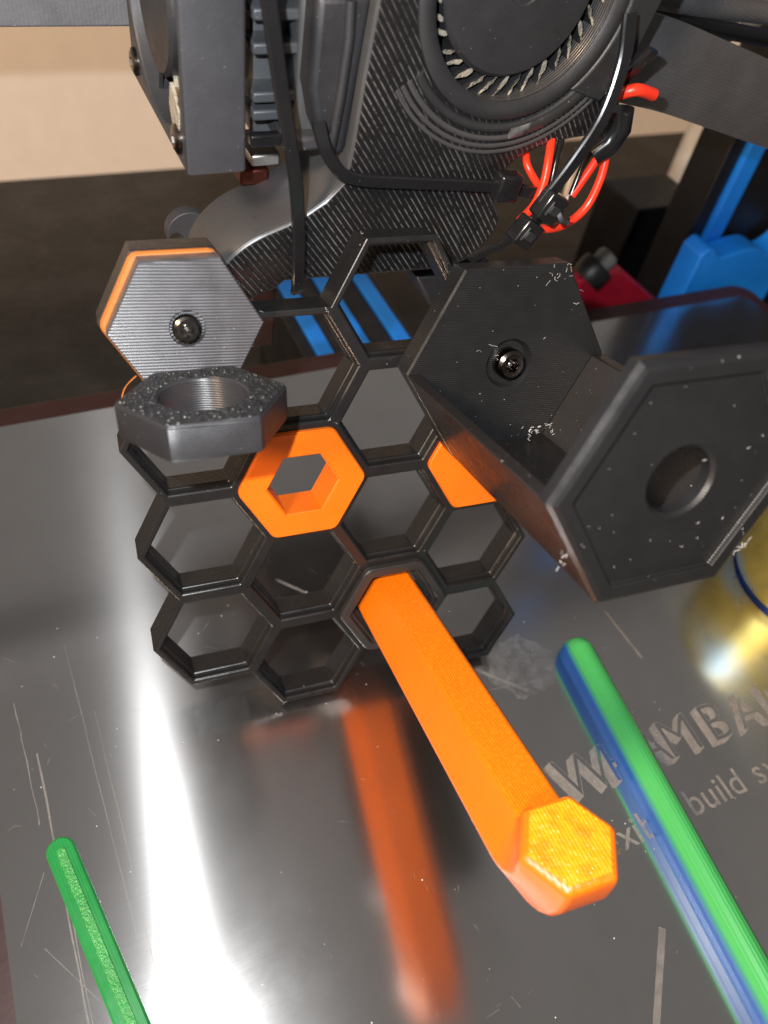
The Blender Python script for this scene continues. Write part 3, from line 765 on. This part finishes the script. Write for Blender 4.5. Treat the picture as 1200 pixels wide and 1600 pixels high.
# ------------------------------------------------------------------ cable ties and wires on the head
def tie(name, label, path, wd=2.8, th=1.0, up=(0, -1, 0), n=6, group='cable ties on the print head'):
    P = spline(path, n); o0 = Vector(P[0])
    vf = sweep([p - o0 for p in P], strap(wd, th), up)
    e = empty(name, label, 'cable tie', o0, None, group)
    mk('strap', vf, M_gloss, e, 35)
    return e, o0
def tie_head(e, o0, px, py, Y, ang, sz=5.2):
    c = at(px, py, Y) - o0
    M = Matrix.Translation(c) @ Matrix.Rotation(R(ang), 4, 'Y')
    h = mk('head', xform(box(-sz/2, sz/2, -1.8, 1.8, -sz * 0.55, sz * 0.55), M), M_gloss, e, 35, 0.5)
    mk('window', xform(box(-1.3, 1.3, -2.3, -1.75, -0.9, 0.9), M), M_matte, h, 35, 0.2)
    mk('clip', xform(box(-1.7, -1.2, -2.25, -1.70, -1.5, 1.5), M), M_matte, h, 35, 0.15)
tie('cable_tie', 'long black cable tie running upright down the front of the duct',
    [at(412, -60, 121), at(424, 30, 121), at(441, 150, 121), at(454, 225, 120.5), at(463, 290, 120.8), at(467, 370, 121.5), at(466, 440, 122.2), at(464, 456, 125)], 2.45)
e, o0 = tie('cable_tie', 'black cable tie lying level across the duct below the blower',
    [at(498, 190, 124.5), at(506, 225, 122.8), at(524, 260, 122.2), at(556, 280, 122.2), at(650, 286, 122.2), at(775, 292, 121.6), at(850, 305, 119)], 2.3)
c = at(790, 290, 121) - o0
mk('head', xform(box(-2.6, 2.6, -2.0, 1.6, -2.7, 2.7), Matrix.Translation(c) @ Matrix.Rotation(R(6), 4, 'Y')), M_gloss, e, 35, 0.6)
e, o0 = tie('cable_tie', 'black cable tie slanting down past the red wires from the blower',
    [at(985, 20, 119), at(975, 95, 117), at(945, 180, 115), at(900, 250, 114), at(848, 318, 114)], 2.8)
tie_head(e, o0, 858, 322, 113.5, 28)
mk('tail', sweep([at(870, 330, 112) - o0, at(878, 345, 110.5) - o0, at(890, 347, 109.5) - o0], strap(1.4, 0.8)), M_gloss, e)
e, o0 = tie('cable_tie', 'black cable tie with square head just above the large holder',
    [at(735, 405, 122), at(770, 388, 119), at(815, 365, 115), at(850, 335, 116)], 2.3)
tie_head(e, o0, 820, 362, 114.5, 32, 5.0)
tie('cable_tie', 'short black cable tie end pointing up beside the grey ribbon', [at(950, 150, 122), at(985, 115, 121), at(1022, 78, 119)], 2.4, 1.1)
def wire(label, path, r, mat, group='wires beside the blower'):
    P = spline(path, 8); o0 = Vector(P[0])
    o = mk('wire', sweep([p - o0 for p in P], circ(r, 12)), mat, None, 60); o.location = o0 * K
    return tag(o, label, 'wire', group)
wire('thick red wire hanging in a loop below the blower corner', [at(955, 215, 121), at(948, 240, 119.5), at(938, 280, 118), at(915, 325, 117), at(880, 352, 116.5), at(845, 357, 116.5), at(825, 345, 118)], 0.88, M_red)
wire('red wire passing straight down behind the slanting cable tie', [at(862, 215, 125), at(858, 245, 122), at(850, 285, 119.5), at(835, 320, 118), at(812, 345, 119)], 0.88, M_red)
wire('thin red wire curving out from under the duct edge', [at(822, 238, 126), at(824, 258, 123), at(838, 285, 121), at(850, 300, 121)], 0.75, M_red)
wire('red wire slanting beside a black wire right of the ties', [at(958, 205, 121.5), at(935, 245, 119), at(908, 285, 118), at(893, 306, 117.5)], 0.85, M_red)
wire('short red wire stub in front of the grey ribbon', [at(966, 148, 121), at(985, 142, 119.5), at(1000, 141, 119), at(1021, 148, 119.5)], 1.15, M_red)
wire('thin black wire beside the slanting red wire', [at(925, 230, 121), at(908, 265, 119), at(892, 305, 117.5)], 0.6, M_gloss)
wire('black wire close against the straight red wire', [at(878, 215, 125), at(868, 255, 122), at(858, 300, 120)], 0.7, M_gloss)
wire('pale wire in the tangle behind the cable ties', [at(905, 240, 126), at(895, 270, 125), at(885, 300, 124), at(878, 325, 124)], 0.9, M_whitew)
# glossy sleeve clamp at the lobe of the duct
cl = mk('sleeve_clamp', sweep([at(925, 243, 120), at(950, 225, 119.5), at(968, 200, 119.5), at(972, 170, 120)], circ(2.4, 14)), M_gloss, None, 60)
tag(cl, 'glossy black sleeve at the lower right lobe of the duct', 'sleeve')

# ------------------------------------------------------------------ ribbon, gantry and the printer frame behind
def ribbon():
    top = [at(1000, 15, 133), at(1060, 32, 135), at(1130, 62, 138), at(1230, 108, 142), at(1330, 170, 146)]
    bot = [at(965, 160, 133), at(1030, 175, 135), at(1090, 195, 138), at(1180, 226, 142), at(1280, 262, 146)]
    T, B_ = spline(top, 5), spline(bot, 5); n = len(T); V = []
    for off in (0, 1.2):
        for a, b_ in zip(T, B_):
            for k in range(5):
                p = a.lerp(b_, k / 4); V.append((p.x, p.y + off - 1.2 * sin(pi * k / 4), p.z))
    F = []
    N = n * 5
    for i in range(n - 1):
        for k in range(4):
            q = i * 5 + k
            F.append((q, q + 1, q + 6, q + 5)); F.append((N + q, N + q + 5, N + q + 6, N + q + 1))
        F.append((i * 5, i * 5 + 5, N + i * 5 + 5, N + i * 5)); F.append((i * 5 + 4, N + i * 5 + 4, N + i * 5 + 9, i * 5 + 9))
    for i in (0, n - 1):
        for k in range(4): F.append((i * 5 + k, i * 5 + k + 1, N + i * 5 + k + 1, N + i * 5 + k))
    return V, F
M_ribbon = plastic('dark_grey_woven_band', (0.075, 0.075, 0.080), 0.55, [((1, 0, 0.3), 0.7, 0.5), ((0.3, 0, 1), 0.7, 0.5)], 0.07, 0.10, 1100, dust=0.4)
rb = mk('ribbon_cable', ribbon(), M_ribbon, None, 60)
tag(rb, 'wide dark grey woven ribbon curving away right of the blower', 'ribbon cable')
# X gantry beam
gy = 186
g0, g1 = at(0, 44, gy), at(220, 36, gy)
M_beam = plastic('dark_grey_scuffed_beam', (0.13, 0.135, 0.15), 0.42, [((1, 0, 0.0), 0.8, 0.3)], 0.05, 0.12, 900, dust=0.8)
bm_ = empty('gantry_beam', 'dark grey scuffed metal gantry beam at the upper left', 'gantry beam', (100, gy, g0.z))
mk('beam', move(box(-300, 500, gy, gy + 20, g0.z, g0.z + 20), (-100, -gy, -g0.z)), M_beam, bm_, 30, 0.6)
# dark hoses at upper right
for k, (pts, r_, lab, mt) in enumerate((
    ([at(1000, -10, 150), at(1100, 8, 150), at(1210, 22, 150)], 2.4, 'dark braided hose along the upper right edge', M_ribbon),
    ([at(1080, 75, 165), at(1140, 55, 165), at(1210, 22, 165)], 1.6, 'thin grey twisted cable rising to the upper right corner', M_beam),
    ([at(1010, 12, 158), at(1100, 40, 158), at(1210, 62, 158)], 2.0, 'black cable just above the grey ribbon', M_post))):
    P = spline(pts, 8); o0 = P[0]
    o = mk('hose', sweep([p - o0 for p in P], circ(r_, 10)), mt, None, 60); o.location = o0 * K
    tag(o, lab, 'hose', 'cables at the upper right')
# Z post at right with blue slot cover
zp = empty('frame_post', 'black upright frame post with bright blue slot cover at right', 'frame post', (285, 224, DESK))
def pl(vf): return move(vf, (-285, -224, -DESK))
mk('post', pl(join([box(272, 280.2, 222, 240, DESK, 330), box(290.2, 430, 222, 240, DESK, 330), box(280.1, 290.3, 228, 240, DESK, 330)])), M_post, zp, 30, 0.5)  # right slab widened out of view, added to darken the plate's reflection
mk('slot_cover', pl(box(280.4, 290.0, 219.6, 227.8, DESK, 330)), M_bluestrip, zp, 30, 0.6)
# blue corner cover at the foot of the post
bc = empty('corner_bracket', 'bright blue printed corner cover at the foot of the post', 'bracket', (300, 214, DESK))
def wavy():
    top = [(266, 14.5), (270, 17.5), (274, 15.5), (278, 12.5), (284, 12.8), (290, 14.0), (298, 14.2), (304, 12), (309, 9.5), (314, 11.5), (319, 16), (324, 15)]
    T = [(p.x, p.y) for p in spline([Vector((a, b_, 0)) for a, b_ in top], 4)]
    return [(266, DESK)] + T + [(324, DESK)]
mk('cover', move(prism(wavy(), 206, 218.5), (-300, -214, -DESK)), M_blue, bc, 40, 0.8)
# red block, knob, white tube and dark box behind the plate
ro = mk('red_bracket', move(prism(xz([(900, 520), (905, 440), (948, 428), (975, 424), (1032, 474), (1035, 520)], 214), 214, 224), (0, 0, 0)), M_redpart, None, 30, 1.0)
tag(ro, 'crimson plastic bracket between large holder and blue corner cover', 'bracket')
kp = at(925, 425, 212)
kb = empty('adjust_knob', 'dark round knob with pale grey end above the crimson bracket', 'knob', kp, Matrix.Rotation(R(38), 3, 'Y'))
mk('grip', loft([('c', 6.6, -4), ('c', 7.2, -2), ('c', 7.2, 3), ('c', 6.4, 4.5)], 24), M_post, kb, 40)
mk('end_cap', loft([('c', 4.4, 4.4), ('c', 4.6, 8.5), ('c', 3.8, 10), ('c', 1.5, 10.5)], 24), M_grey, kb, 40)
cbx = mk('control_box', box(at(958, 380, 262).x, at(1050, 380, 262).x, 255, 285, DESK, at(970, 318, 262).z), M_post, None, 30, 1.0)
tag(cbx, 'black control box standing behind the crimson bracket', 'control box')
p_ = at(1078, 270, 330)
wt = mk('white_tube', loft([('c', 12, DESK), ('c', 12, 95), ('c', 10, 97)], 32, centre=(p_.x, p_.y)), M_white, None, 40)
tag(wt, 'white plastic tube standing behind the black post', 'tube')
# Y rail below the head with blue slot covers
yr = empty('rail_extrusion', 'black frame rail with blue slot covers seen through the honeycomb', 'frame rail', (121, 245, DESK))
mk('rail', move(box(96, 147, 206, 285, DESK, -24), (-121, -245, -DESK)), M_desk, yr, 30, 0.5)
for x_ in (104.5, 121.5, 139.5):
    mk('slot_cover', move(box(x_ - 3.4, x_ + 3.4, 206.5 + (x_ - 104) * 0.0, 284, -23.9, -21.8), (-121, -245, -DESK)), M_bluestrip, yr, 30, 0.4)
# a small green status light on the dark base at left
lt, t, b = new_mat('green_pilot_light'); b.inputs['Base Color'].default_value = (0.0, 0.12, 0.06, 1); b.inputs['Roughness'].default_value = 0.4
